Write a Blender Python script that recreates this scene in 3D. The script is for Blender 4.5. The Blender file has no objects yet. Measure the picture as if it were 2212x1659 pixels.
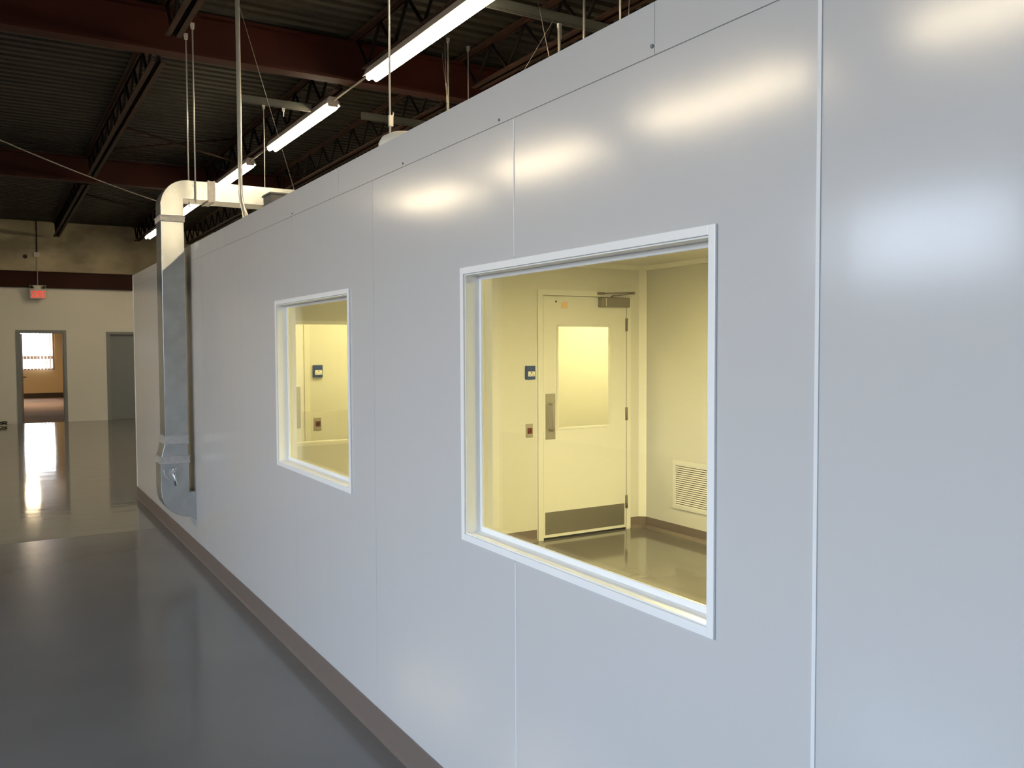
import bpy, bmesh, math, random
from mathutils import Vector, Matrix
random.seed(7)
sc = bpy.context.scene
COL = sc.collection
PI = math.pi

# ------------------------------------------------------------------ camera
F_PX, YAW, PITCH, ROLL = 1872.44, 0.5416986, -0.0412723, -0.0042212
fw = Vector((math.sin(YAW)*math.cos(PITCH), math.cos(YAW)*math.cos(PITCH), math.sin(PITCH)))
rt = Vector((math.cos(YAW), -math.sin(YAW), 0))
up = rt.cross(fw)
r2 = rt*math.cos(ROLL) + up*math.sin(ROLL)
u2 = -rt*math.sin(ROLL) + up*math.cos(ROLL)
cam_d = bpy.data.cameras.new('camera')
cam_d.sensor_width = 36.0
cam_d.lens = F_PX/2212*36.0
cam_d.clip_start = 0.02
cam = bpy.data.objects.new('camera', cam_d)
COL.objects.link(cam)
cam.matrix_world = Matrix(((r2.x, u2.x, -fw.x, -1.33807), (r2.y, u2.y, -fw.y, 0),
                           (r2.z, u2.z, -fw.z, 1.6), (0, 0, 0, 1)))
sc.camera = cam

# ------------------------------------------------------------------ light levels
TUBE = 64.0          # fluorescent tubes
ROOM_LAMP = 72.0      # yellow diffusers in the glazed room
ROOM2_LAMP = 24.0
SKY = 7.8            # sky seen through the side windows
DAY_OFFICE = 100.0

world = bpy.data.worlds.new('sky')
sc.world = world
world.use_nodes = True
wn = world.node_tree
bg = wn.nodes['Background']
wtc = wn.nodes.new('ShaderNodeTexCoord')
wsep = wn.nodes.new('ShaderNodeSeparateXYZ')
wr = wn.nodes.new('ShaderNodeValToRGB')        # ground below the horizon, pale haze, bluer sky above
wmr = wn.nodes.new('ShaderNodeMapRange')
wmr.inputs['From Min'].default_value = -0.2; wmr.inputs['From Max'].default_value = 0.6
wn.links.new(wtc.outputs['Generated'], wsep.inputs[0])
wn.links.new(wsep.outputs['Z'], wmr.inputs['Value'])
wn.links.new(wmr.outputs['Result'], wr.inputs['Fac'])
wn.links.new(wr.outputs['Color'], bg.inputs[0])
els = wr.color_ramp.elements
els[0].position = 0.0; els[0].color = (0.20, 0.20, 0.20, 1)
els[1].position = 1.0; els[1].color = (1.0, 1.45, 2.1, 1)
for pos, c in ((0.22, (0.26, 0.26, 0.26, 1)), (0.30, (0.72, 0.80, 0.90, 1)), (0.45, (0.86, 1.02, 1.26, 1)), (0.7, (1.0, 1.38, 1.95, 1))):
    e = els.new(pos); e.color = c
bg.inputs[1].default_value = SKY

def area(name, loc, rot, sx, sy, watts, color):
    d = bpy.data.lights.new(name, 'AREA')
    d.shape = 'RECTANGLE'; d.size = sx; d.size_y = sy
    d.energy = watts; d.color = color
    o = bpy.data.objects.new(name, d)
    o.location = loc; o.rotation_euler = rot
    COL.objects.link(o)
    return o
# guessed side windows out of view, added to let in daylight: (y0, y1, z0, z1); sky enters through them (portals only guide the sampling)
ADDED_SIDE_WINDOWS = [(-3.1, -1.0, 1.25, 4.0), (-0.8, 1.3, 1.25, 4.0), (1.5, 3.6, 1.25, 4.0), (4.62, 6.68, 2.33, 3.17)]
for (a, b, c, d) in ADDED_SIDE_WINDOWS:
    po = area('sky_portal', (-7.19, (a+b)/2, (c+d)/2), (0, -PI/2, 0), d-c, b-a, 1, (1, 1, 1))
    po.data.cycles.is_portal = True
area('daylight_office_window', (0.0, 33.3, 1.6), (-PI/2, 0, 0), 1.1, 1.3, DAY_OFFICE, (0.95, 0.97, 1.0))

sc.view_settings.view_transform = 'Standard'
sc.view_settings.look = 'None'
sc.view_settings.gamma = 1.0
sc.view_settings.use_curve_mapping = False
sc.view_settings.exposure = -0.08
sc.cycles.use_denoising = True
sc.cycles.max_bounces = 10
sc.cycles.transparent_max_bounces = 16
sc.cycles.caustics_reflective = True
sc.cycles.caustics_refractive = False

# ------------------------------------------------------------------ materials
def lin(r, g, b):
    f = lambda c: (c/255/12.92) if c/255 <= 0.04045 else ((c/255+0.055)/1.055)**2.4
    return (f(r), f(g), f(b), 1)

def mat(name, col, rough=0.5, metal=0.0, spec=0.5, noise=0.0, nscale=(4, 4, 4), col2=None, bump=0.0, bscale=(6, 6, 6),
        detail=4, lo=0.35, hi=0.7, coat=0.0):
    m = bpy.data.materials.new(name)
    m.use_nodes = True
    nt = m.node_tree
    b = nt.nodes['Principled BSDF']
    b.inputs['Base Color'].default_value = col
    b.inputs['Roughness'].default_value = rough
    b.inputs['Metallic'].default_value = metal
    b.inputs['Specular IOR Level'].default_value = spec
    b.inputs['Coat Weight'].default_value = coat
    tc = None
    def vec(scale):
        g = nt.nodes.new('ShaderNodeNewGeometry')
        mp = nt.nodes.new('ShaderNodeMapping')
        mp.inputs['Scale'].default_value = scale
        nt.links.new(g.outputs['Position'], mp.inputs['Vector'])
        return mp.outputs['Vector']
    if noise > 0 or col2:
        n = nt.nodes.new('ShaderNodeTexNoise')
        n.inputs['Scale'].default_value = 1.0
        n.inputs['Detail'].default_value = detail
        nt.links.new(vec(nscale), n.inputs['Vector'])
        r = nt.nodes.new('ShaderNodeValToRGB')
        r.color_ramp.elements[0].position = lo
        r.color_ramp.elements[1].position = hi
        r.color_ramp.elements[0].color = col
        c2 = col2 or tuple(min(1, c*(1+noise)) for c in col[:3])+(1,)
        r.color_ramp.elements[1].color = c2
        nt.links.new(n.outputs['Fac'], r.inputs['Fac'])
        nt.links.new(r.outputs['Color'], b.inputs['Base Color'])
    if bump > 0:
        n = nt.nodes.new('ShaderNodeTexNoise')
        n.inputs['Scale'].default_value = 1.0
        n.inputs['Detail'].default_value = 2
        nt.links.new(vec(bscale), n.inputs['Vector'])
        bp = nt.nodes.new('ShaderNodeBump')
        bp.inputs['Strength'].default_value = 1.0
        bp.inputs['Distance'].default_value = bump
        nt.links.new(n.outputs['Fac'], bp.inputs['Height'])
        nt.links.new(bp.outputs['Normal'], b.inputs['Normal'])
    return m

def emit(name, col, strength):
    m = bpy.data.materials.new(name)
    m.use_nodes = True
    nt = m.node_tree
    b = nt.nodes['Principled BSDF']
    b.inputs['Base Color'].default_value = col
    b.inputs['Emission Color'].default_value = col
    b.inputs['Emission Strength'].default_value = strength
    b.inputs['Roughness'].default_value = 0.4
    return m

def glass(name, tint=(1, 1, 1, 1), ior=1.45):
    m = bpy.data.materials.new(name)
    m.use_nodes = True
    nt = m.node_tree
    nt.nodes.clear()
    o = nt.nodes.new('ShaderNodeOutputMaterial')
    mix = nt.nodes.new('ShaderNodeMixShader')
    fr = nt.nodes.new('ShaderNodeFresnel'); fr.inputs['IOR'].default_value = ior
    geo = nt.nodes.new('ShaderNodeNewGeometry')     # same reflectance from either side of the sheet
    mr = nt.nodes.new('ShaderNodeMapRange')
    mr.inputs['To Min'].default_value = ior; mr.inputs['To Max'].default_value = 1/ior
    nt.links.new(geo.outputs['Backfacing'], mr.inputs['Value'])
    nt.links.new(mr.outputs['Result'], fr.inputs['IOR'])
    t = nt.nodes.new('ShaderNodeBsdfTransparent'); t.inputs['Color'].default_value = tint
    g = nt.nodes.new('ShaderNodeBsdfGlossy'); g.inputs['Roughness'].default_value = 0.02
    nt.links.new(fr.outputs['Fac'], mix.inputs['Fac'])
    nt.links.new(t.outputs['BSDF'], mix.inputs[1])
    nt.links.new(g.outputs['BSDF'], mix.inputs[2])
    nt.links.new(mix.outputs['Shader'], o.inputs['Surface'])
    return m

M = {}
M['panel'] = mat('glossy_white_panel', (0.59, 0.58, 0.56, 1), rough=0.155, spec=0.75, bump=0.0011, bscale=(1.0, 5.0, 0.45))
M['white_trim'] = mat('white_painted_trim', (0.92, 0.91, 0.87, 1), rough=0.25, spec=0.8)
M['bead'] = mat('white_sealant', (0.80, 0.80, 0.78, 1), rough=0.4)
M['groove'] = mat('grey_joint', (0.22, 0.21, 0.20, 1), rough=0.7)
M['room_wall'] = mat('cream_room_wall', (0.70, 0.69, 0.66, 1), rough=0.4)
M['door_white'] = mat('white_enamel', (0.80, 0.79, 0.76, 1), rough=0.32)
M['stainless'] = mat('brushed_stainless', (0.42, 0.39, 0.34, 1), rough=0.34, metal=0.9)
M['steel_satin'] = mat('satin_steel', (0.27, 0.25, 0.215, 1), rough=0.4, metal=0.7)
M['cove_base'] = mat('brown_vinyl_cove', lin(112, 100, 92), rough=0.45)
M['floor'] = mat('grey_epoxy_floor', (0.17, 0.165, 0.155, 1), rough=0.075, spec=0.55, noise=0.16, nscale=(1.2, 1.2, 1.2), bump=0.0014, bscale=(1.6, 3.6, 1.0))
M['floor_near'] = mat('grey_epoxy_floor_near', (0.145, 0.14, 0.138, 1), rough=0.16, spec=0.5, noise=0.14, nscale=(1.0, 1.0, 1.0), bump=0.0008, bscale=(2.2, 2.2, 1.0))
M['room_floor'] = mat('pale_room_floor', (0.125, 0.115, 0.10, 1), rough=0.10, noise=0.1, nscale=(2, 2, 2))
M['joint'] = mat('floor_joint_filler', (0.05, 0.048, 0.045, 1), rough=0.6)
M['deck'] = mat('dark_roof_deck', (0.011, 0.009, 0.0048, 1), rough=0.5, spec=0.3, col2=(0.024, 0.0205, 0.012, 1), nscale=(0.5, 9, 2), lo=0.5, hi=0.70)
dr = [n for n in M['deck'].node_tree.nodes if n.type == 'VALTORGB'][0].color_ramp      # pale rust and primer streaks along the ribs
de = dr.elements.new(0.76); de.color = (0.11, 0.105, 0.085, 1)
M['red_steel'] = mat('oxide_red_steel', (0.028, 0.0052, 0.0026, 1), rough=0.6, spec=0.2, noise=0.5, nscale=(2, 2, 2))
M['joist_steel'] = mat('brown_red_steel', (0.026, 0.012, 0.007, 1), rough=0.6, spec=0.2, noise=0.5, nscale=(5, 5, 5))
M['web_steel'] = mat('dark_red_web', (0.006, 0.003, 0.002, 1), rough=0.7, spec=0.15)
M['galv'] = mat('galvanised_sheet', (0.56, 0.59, 0.59, 1), rough=0.22, metal=0.85, noise=0.18, nscale=(14, 14, 14), bump=0.0006, bscale=(5, 5, 5))
M['galv_band'] = mat('galvanised_band', (0.55, 0.54, 0.52, 1), rough=0.42, metal=0.55, noise=0.25, nscale=(30, 30, 30))
M['zinc'] = mat('zinc_rod', (0.60, 0.59, 0.55, 1), rough=0.4, metal=0.6)
M['conduit'] = mat('conduit_steel', (0.66, 0.65, 0.6, 1), rough=0.3, metal=0.5)
M['strut'] = mat('grey_green_strut', (0.10, 0.105, 0.09, 1), rough=0.5, metal=0.2)
M['wire'] = mat('dull_wire', (0.33, 0.30, 0.26, 1), rough=0.5, metal=0.3)
M['chrome'] = mat('bright_chrome', (0.85, 0.87, 0.9, 1), rough=0.1, metal=1.0)
M['housing'] = mat('lamp_housing_enamel', (0.55, 0.50, 0.46, 1), rough=0.4)
M['tube'] = emit('lit_fluorescent_tube', (1.0, 0.83, 0.56, 1), TUBE)
M['tube_cap'] = mat('tube_cap', (0.6, 0.58, 0.55, 1), rough=0.4, metal=0.5)
M['yellow_lamp'] = emit('yellow_diffuser', (1.0, 0.86, 0.36, 1), ROOM_LAMP)
M['yellow_lamp2'] = emit('yellow_diffuser_bright', (1.0, 0.86, 0.35, 1), ROOM2_LAMP*0.85)
M['yellow_lamp3'] = emit('yellow_diffuser_brightest', (1.0, 0.86, 0.35, 1), ROOM2_LAMP*1.2)
M['grey_box'] = mat('grey_enamel_box', (0.15, 0.15, 0.14, 1), rough=0.5)
M['blue'] = mat('blue_plastic', (0.004, 0.042, 0.19, 1), rough=0.4)
M['label_white'] = mat('white_label', (0.85, 0.83, 0.78, 1), rough=0.5)
M['black'] = mat('black_plastic', (0.012, 0.012, 0.012, 1), rough=0.45)
M['grey_mark'] = mat('grey_print', (0.35, 0.34, 0.31, 1), rough=0.6)
M['dark_red'] = mat('dark_red_button', (0.10, 0.008, 0.010, 1), rough=0.35)
M['red_ring'] = mat('red_ring', (0.35, 0.03, 0.025, 1), rough=0.3)
M['orange_label'] = mat('pale_orange_sticker', (0.88, 0.60, 0.36, 1), rough=0.6)
M['far_wall'] = mat('beige_painted_wall', (0.86, 0.85, 0.77, 1), rough=0.6, noise=0.05, nscale=(0.7, 0.7, 0.7))
M['concrete'] = mat('stained_concrete_block', (0.32, 0.28, 0.19, 1), rough=0.8, col2=(0.62, 0.54, 0.37, 1), nscale=(1.3, 1.3, 2.2), lo=0.35, hi=0.68, detail=6)
M['grey_door'] = mat('grey_painted_door', (0.22, 0.245, 0.26, 1), rough=0.45)
M['grey_frame'] = mat('grey_painted_frame', (0.26, 0.275, 0.275, 1), rough=0.45)
M['office_wall'] = mat('tan_office_wall', (0.52, 0.40, 0.23, 1), rough=0.6)
M['office_floor'] = mat('brown_office_floor', (0.22, 0.15, 0.105, 1), rough=0.9, spec=0.1, noise=0.2, nscale=(1, 1, 1))
M['office_base'] = mat('dark_office_base', (0.03, 0.018, 0.012, 1), rough=0.5)
M['blind'] = mat('cream_blind', (0.75, 0.70, 0.62, 1), rough=0.6)
M['win_frame'] = mat('brown_window_frame', (0.20, 0.12, 0.07, 1), rough=0.5)
M['sign_white'] = mat('sign_white', (0.72, 0.70, 0.64, 1), rough=0.4)
M['sign_red'] = emit('lit_red_letters', (0.9, 0.03, 0.02, 1), 1.15)
M['green_lens'] = mat('dark_green_lens', (0.05, 0.09, 0.03, 1), rough=0.3)
M['plain_wall'] = mat('plain_wall', (0.42, 0.40, 0.36, 1), rough=0.7)
M['glass'] = glass('clear_glass')
M['glass_thin'] = glass('office_glass')
M['cable_white'] = mat('pale_cable', (0.5, 0.47, 0.4, 1), rough=0.5)
M['cable_dark'] = mat('dark_cable', (0.03, 0.027, 0.022, 1), rough=0.5)
M['cap_white'] = mat('white_plastic_cap', (0.7, 0.68, 0.6, 1), rough=0.4)

# ------------------------------------------------------------------ mesh builder
class MB:
    def __init__(s): s.bm = bmesh.new()
    def box(s, x0, x1, y0, y1, z0, z1):
        v = [s.bm.verts.new(p) for p in ((x0,y0,z0),(x1,y0,z0),(x1,y1,z0),(x0,y1,z0),(x0,y0,z1),(x1,y0,z1),(x1,y1,z1),(x0,y1,z1))]
        for f in ((3,2,1,0),(4,5,6,7),(0,1,5,4),(1,2,6,5),(2,3,7,6),(3,0,4,7)):
            s.bm.faces.new([v[i] for i in f])
        return s
    def ring(s, c, u, w, r, n):
        return [s.bm.verts.new(c + u*(r*math.cos(2*PI*i/n)) + w*(r*math.sin(2*PI*i/n))) for i in range(n)]
    def path(s, pts, r, n=10, smooth=True):
        pts = [Vector(p) for p in pts]
        prev = None; rings = []
        u = None
        for i, p in enumerate(pts):
            d = (pts[min(i+1, len(pts)-1)] - pts[max(i-1, 0)]).normalized()
            if u is None:
                a = Vector((0,0,1)) if abs(d.z) < 0.9 else Vector((1,0,0))
                u = d.cross(a).normalized()
            else:
                u = (u - d*u.dot(d)).normalized()
            w = d.cross(u)
            rr = r[i] if isinstance(r, (list, tuple)) else r
            rings.append(s.ring(p, u, w, rr, n))
        for a, b in zip(rings[:-1], rings[1:]):
            for i in range(n):
                f = s.bm.faces.new([a[i], a[(i+1)%n], b[(i+1)%n], b[i]]); f.smooth = smooth
        s.bm.faces.new(list(reversed(rings[0]))); s.bm.faces.new(rings[-1])
        return s
    def tube(s, p0, p1, r, n=10): return s.path([p0, p1], r, n)
    def prism(s, poly, axis, a0, a1):
        def P(q, a):
            return {'x': (a, q[0], q[1]), 'y': (q[0], a, q[1]), 'z': (q[0], q[1], a)}[axis]
        A = [s.bm.verts.new(P(q, a0)) for q in poly]
        B = [s.bm.verts.new(P(q, a1)) for q in poly]
        n = len(poly)
        s.bm.faces.new(A); s.bm.faces.new(list(reversed(B)))
        for i in range(n):
            s.bm.faces.new([A[i], B[i], B[(i+1)%n], A[(i+1)%n]])
        return s
    def lathe(s, c, prof, n=24):
        c = Vector(c); rings = []
        for (r, z) in prof:
            rings.append([s.bm.verts.new(c + Vector((r*math.cos(2*PI*i/n), r*math.sin(2*PI*i/n), z))) for i in range(n)])
        for a, b in zip(rings[:-1], rings[1:]):
            for i in range(n):
                f = s.bm.faces.new([a[i], a[(i+1)%n], b[(i+1)%n], b[i]]); f.smooth = True
        s.bm.faces.new(list(reversed(rings[0]))); s.bm.faces.new(rings[-1])
        return s

def link(name, mb, m, parent=None, loc=None, bevel=0.0, seg=2, normals=True):
    if parent is not None: loc = parent['_w']
    loc = Vector(loc) if loc is not None else Vector((0,0,0))
    bm = mb.bm
    if normals: bmesh.ops.recalc_face_normals(bm, faces=bm.faces)
    bmesh.ops.translate(bm, verts=bm.verts, vec=-loc)
    me = bpy.data.meshes.new(name)
    bm.to_mesh(me); bm.free()
    me.materials.append(m)
    o = bpy.data.objects.new(name, me)
    COL.objects.link(o)
    o['_w'] = tuple(loc)
    if parent is not None: o.parent = parent
    else: o.location = loc
    if bevel > 0:
        md = o.modifiers.new('bevel', 'BEVEL'); md.width = bevel; md.segments = seg; md.limit_method = 'ANGLE'
    return o

def thing(name, label, cat, loc, group=None):
    o = bpy.data.objects.new(name, None)
    o.empty_display_size = 0.1
    COL.objects.link(o); o.location = loc; o['_w'] = tuple(loc)
    o['label'] = label; o['category'] = cat
    if group: o['group'] = group
    return o
def tag(o, label, cat, group=None):
    o['label'] = label; o['category'] = cat
    if group: o['group'] = group
    return o
def struct(name, mb, m, parent=None, label=None, cat=None, loc=None, bevel=0):
    o = link(name, mb, m, parent, loc=loc, bevel=bevel)
    if parent is None:
        o['kind'] = 'structure'
        if label: o['label'] = label; o['category'] = cat
    return o
def sthing(name, label, cat, loc):
    o = thing(name, label, cat, loc); o['kind'] = 'structure'; return o
def copy_tree(o, offset, label=None):
    c = o.copy(); COL.objects.link(c)
    w = Vector(o['_w']) + Vector(offset); c['_w'] = tuple(w)
    c.location = o.location + Vector(offset)
    if label: c['label'] = label
    def rec(src, dst):
        for ch in list(src.children):
            d = ch.copy(); COL.objects.link(d); d.parent = dst
            rec(ch, d)
    rec(o, c)
    return c

def cut(rect, holes):
    """split rect (a0,a1,b0,b1) around the holes"""
    out = [rect]
    for h in holes:
        nxt = []
        for (a0,a1,b0,b1) in out:
            h0, h1, g0, g1 = max(a0,h[0]), min(a1,h[1]), max(b0,h[2]), min(b1,h[3])
            if h0 >= h1 or g0 >= g1: nxt.append((a0,a1,b0,b1)); continue
            if a0 < h0: nxt.append((a0,h0,b0,b1))
            if h1 < a1: nxt.append((h1,a1,b0,b1))
            if b0 < g0: nxt.append((h0,h1,b0,g0))
            if g1 < b1: nxt.append((h0,h1,g1,b1))
        out = nxt
    return out

# ------------------------------------------------------------------ building shell
XL, XR, YB, YF, ZC = -7.0, 8.0, -14.0, 21.7, 4.42
JY = 8.25
m = MB(); m.box(XL, XR, JY+0.004, YF, -0.12, 0)
struct('floor', m, M['floor'], label='grey glossy epoxy floor slab beyond the joint, running to the far wall', cat='floor')
m = MB(); m.box(XL, XR, YB, JY-0.004, -0.12, 0)
struct('floor', m, M['floor_near'], label='darker grey epoxy floor slab in front of the joint', cat='floor')
m = MB(); m.box(XL, XR, JY-0.004, JY+0.004, -0.12, -0.001)
struct('trim_1', m, M['joint'], label='thin dark floor joint between the two slabs', cat='joint')

# corrugated deck: ribs run along x
m = MB()
prof = []
y = YB; pitch = 0.155
while y < YF-0.001:
    for (dy, dz) in ((0, 0), (0.075, 0), (0.095, 0.04), (0.135, 0.04)):
        if y+dy < YF: prof.append((y+dy, ZC+dz))
    y += pitch
prof.append((YF, ZC))
A = [m.bm.verts.new((XL, q[0], q[1])) for q in prof]
B = [m.bm.verts.new((XR, q[0], q[1])) for q in prof]
C2 = [m.bm.verts.new((XL, q[0], ZC+0.12)) for q in prof]
D = [m.bm.verts.new((XR, q[0], ZC+0.12)) for q in prof]
for i in range(len(prof)-1):
    m.bm.faces.new([A[i], A[i+1], B[i+1], B[i]])
    m.bm.faces.new([C2[i], D[i], D[i+1], C2[i+1]])
struct('ceiling', m, M['deck'], label='dark corrugated steel roof deck', cat='ceiling')

# far wall with two door openings
DO = (-0.777, 0.066, 0.0, 1.985)       # open doorway
DC = (1.005, 1.86, 0.0, 1.955)         # closed door
m = MB()
for (a,b,c,d) in cut((XL, XR, 0, 2.965), [DO, DC]): m.box(a, b, YF, YF+0.15, c, d)
struct('wall_far', m, M['far_wall'], label='beige painted lower far wall with two doorways', cat='wall')
m = MB(); m.box(XL, XR, YF, YF+0.15, 2.965, ZC+0.12)
# shallow block courses
struct('wall_far_upper', m, M['concrete'], label='stained brown concrete block wall above the red far beam', cat='wall')
m = MB()
for (a,b,c,d) in cut((YB, YF, 0, ZC+0.12), ADDED_SIDE_WINDOWS): m.box(XL-0.2, XL, a, b, c, d)
struct('wall_left', m, M['plain_wall'], label='plain warehouse side wall with added tall windows', cat='wall')
m = MB()
m.box(XL-0.2, XR, YB-0.2, YB, 0, ZC+0.12)
struct('wall_back', m, M['plain_wall'], label='plain warehouse wall behind the camera', cat='wall')
m = MB(); m.box(XR, XR+0.2, YB-0.2, YF+0.15, 0, ZC+0.12)
struct('wall_right', m, M['plain_wall'], label='plain warehouse wall behind the white room', cat='wall')
for i, (a, b, z0, z1) in enumerate(ADDED_SIDE_WINDOWS):
    w = sthing('window_%d' % (i+5), 'unseen side wall window added for daylight, %s from the back' % ['first','second','third','fourth'][i], 'window', (XL-0.1, (a+b)/2, z0))
    m = MB()
    for (c0,c1,d0,d1) in cut((a, b, z0, z1), [(a+0.03, b-0.03, z0+.03, z1-.03)]): m.box(XL-0.1, XL-0.04, c0, c1, d0, d1)
    link('window_frame', m, M['grey_frame'], w)

# ------------------------------------------------------------------ white panel room: outer wall
WT = 0.10; ZW = 2.40; YW0, YW1 = -2.0, 10.14
W1 = (1.391, 2.522, 0.986, 1.842)      # big window opening
W2 = (3.599, 4.692, 0.990, 1.840)      # small window opening
HOLES = [W1, W2]
seams = [YW0, 0.003, 1.105, 2.207, 3.310, 4.395, 5.50, 6.60, 7.70, 8.80, YW1]
m = MB()
for (a,b,c,d) in cut((YW0, YW1, 0, ZW), HOLES): m.box(0.004, WT, a, b, c, d)
g = 0.0006
for i in range(len(seams)-1):
    for (a,b,c,d) in cut((seams[i]+g, seams[i+1]-g, 0, 2.2762), HOLES): m.box(0, 0.004, a, b, c, d)
upper = [YW0, -0.6, 1.575, 3.7, 5.9, 8.1, YW1]
for i in range(len(upper)-1):
    m.box(-0.0005, 0.004, upper[i]+0.0006, upper[i+1]-0.0006, 2.2786, ZW)
wall = struct('wall_front', m, M['panel'], label='long glossy white panel wall of the room with two windows', cat='wall')
m = MB()
for s_ in (1.105, 2.207):
    for (a,b,c,d) in cut((s_-0.0022, s_+0.0022, 0.1, 2.276), [(W1[0]-.03, W1[1]+.03, W1[2]-.03, W1[3]+.03), (W2[0]-.03, W2[1]+.03, W2[2]-.03, W2[3]+.03)]):
        m.box(-0.0010, 0.003, a, b, c, d)
m.box(-0.0028, 0.0, 1.1005, 1.1095, 0.12, 2.276)
link('seam_bead', m, M['bead'], wall)
m = MB(); m.box(0.0005, 0.0039, YW0, YW1, 2.2762, 2.2786)
link('seam_gap', m, M['groove'], wall)
for (yy, zz) in ((1.583, 2.300), (2.291, 2.290), (3.004, 2.290), (4.385, 2.290)):
    m = MB(); m.path([(-0.004, yy, zz), (0.0, yy, zz)], 0.005 if yy < 2 else 0.004, 10)
    link('screw_cap', m, M['groove'], wall)
# far return of the white room and its corner trim
m = MB(); m.box(WT, 5.7, YW1-WT, YW1, 0, ZW)
struct('wall_far_return', m, M['panel'], label='far end wall of the white panel room', cat='wall')
m = MB(); m.box(-0.003, 0.03, YW1, YW1+0.003, 0.12, ZW); m.box(-0.003, 0, YW1-0.035, YW1, 0.12, ZW)
struct('trim_2', m, M['white_trim'], label='white corner trim at the far end of the panel wall', cat='trim')
# cove base (profile in x,z swept along y)
m = MB()
m.prism([(0,0), (0,0.118), (-0.003,0.118), (-0.005,0.115), (-0.006,0.016), (-0.008,0.008), (-0.013,0.004), (-0.013,0)], 'y', YW0, YW1)
struct('baseboard_right', m, M['cove_base'], label='brown vinyl cove base along the foot of the long white wall', cat='baseboard')
# roof of the room
m = MB(); m.box(WT, 5.7, YW0, YW1-WT, 2.37, ZW)
struct('ceiling_room_roof', m, M['panel'], label='flat roof of the white panel room', cat='roof')

# windows of the panel wall
def window(name, op, label):
    a, b, c, d = op
    w = sthing(name, label, 'window', (0, (a+b)/2, c))
    o = 0.022
    m = MB()
    for (p,q,r,s) in cut((a-o, b+o, c-o, d+o), [(a, b, c, d)]): m.box(-0.007, 0.0, p, q, r, s)
    link('casing', m, M['white_trim'], w, bevel=0.0015)
    m = MB()   # reveal lining
    for (p,q,r,s) in cut((a, b, c, d), [(a+.004, b-.004, c+.004, d-.004)]): m.box(0.0, WT, p, q, r, s)
    link('reveal', m, M['white_trim'], w)
    m = MB()
    k = 0.018
    for (p,q,r,s) in cut((a+.004, b-.004, c+.004, d-.004), [(a+k, b-k, c+k+0.004, d-k)]): m.box(0.05, 0.06, p, q, r, s)
    link('glazing_stop', m, M['white_trim'], w, bevel=0.002)
    m = MB(); m.box(0.061, 0.067, a+.006, b-.006, c+.006, d-.006)
    link('pane', m, M['glass'], w)
    return w
window('window_1', W1, 'large white framed window in the panel wall, door and vent seen through it')
window('window_2', W2, 'smaller white framed window further along the panel wall')

# ------------------------------------------------------------------ inside the room
RX0, RX1 = WT, 3.624
EY = 5.99; E2 = 7.60
ZI = 2.315
m = MB(); m.box(WT, 5.6, YW0+0.1, YW1-WT, 0.0, 0.004)
struct('floor_room', m, M['room_floor'], label='glossy pale floor inside the white room', cat='floor')
m = MB(); m.box(WT, 5.6, YW0, 7.7, ZI, 2.37)
struct('ceiling_room', m, M['room_wall'], label='flat ceiling inside the white room', cat='ceiling')
DR = (2.545, 3.445, 0.0, 2.045)
W3 = (0.16, 1.16, 0.935, 1.780)
m = MB()
for (a,b,c,d) in cut((WT, RX1, 0, ZI), [DR, W3]): m.box(a, b, EY, EY+0.09, c, d)
struct('wall_room_end', m, M['room_wall'], label='end wall of the glazed room holding the white door', cat='wall')
m = MB(); m.box(RX1, RX1+0.09, YW0, EY+0.09, 0, ZI)
struct('wall_room_side', m, M['room_wall'], label='side wall of the glazed room holding the vent grille', cat='wall')
m = MB(); m.box(WT, RX1+.09, YW0, YW0+0.1, 0, ZI)
struct('wall_room_near', m, M['room_wall'], label='near end wall of the white room', cat='wall')
DR2 = (0.17, 1.075, 0.0, 2.045)
m = MB()
for (a,b,c,d) in cut((WT, 5.6, 0, ZI), [DR2]): m.box(a, b, E2, E2+0.09, c, d)
struct('wall_room_second', m, M['room_wall'], label='wall behind the inner window with the second door', cat='wall')
m = MB(); m.box(5.6, 5.69, YW0, E2+0.09, 0, ZI)
struct('wall_room_deep', m, M['room_wall'], label='deep side wall of the bright second room', cat='wall')
# coved corner trims
def cove(px, py, sx, sy, s=0.048): return [(px, py), (px+sx*s, py), (px, py+sy*s)]
m = MB(); m.prism(cove(RX1, EY, -1, -1), 'z', 0.1, ZI)
struct('trim_3', m, M['white_trim'], label='white upright cove trim in the corner right of the inner door', cat='trim')
m = MB(); m.prism(cove(EY, ZI, -1, -1, 0.035), 'x', WT, RX1)
struct('trim_4', m, M['white_trim'], label='white ceiling cove trim above the inner door wall', cat='trim')
m = MB(); m.prism(cove(RX1, ZI, -1, -1, 0.035), 'y', YW0+.1, EY)
struct('trim_5', m, M['white_trim'], label='white ceiling cove trim above the vent wall', cat='trim')
H = 0.1
def base_y(x, sgn, y0, y1):
    mb = MB(); mb.prism([(x, 0.004), (x, H), (x+sgn*0.005, H), (x+sgn*0.006, 0.03), (x+sgn*0.02, 0.007), (x+sgn*0.03, 0.004)], 'y', y0, y1); return mb
def base_x(y, sgn, x0, x1):
    mb = MB(); mb.prism([(y, 0.004), (y, H), (y+sgn*0.005, H), (y+sgn*0.006, 0.03), (y+sgn*0.02, 0.007), (y+sgn*0.03, 0.004)], 'x', x0, x1); return mb
mb_ = base_y(RX1, -1, YW0+.1, EY)
mb_.prism([(RX1-.05, EY), (RX1, EY-.05), (RX1, EY)], 'z', 0.004, H)
struct('baseboard_room_side', mb_, M['cove_base'], label='brown cove base under the vent grille', cat='baseboard')
struct('baseboard_room_end_right', base_x(EY, -1, 3.48, RX1), M['cove_base'], label='short brown cove base right of the inner door', cat='baseboard')
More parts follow.
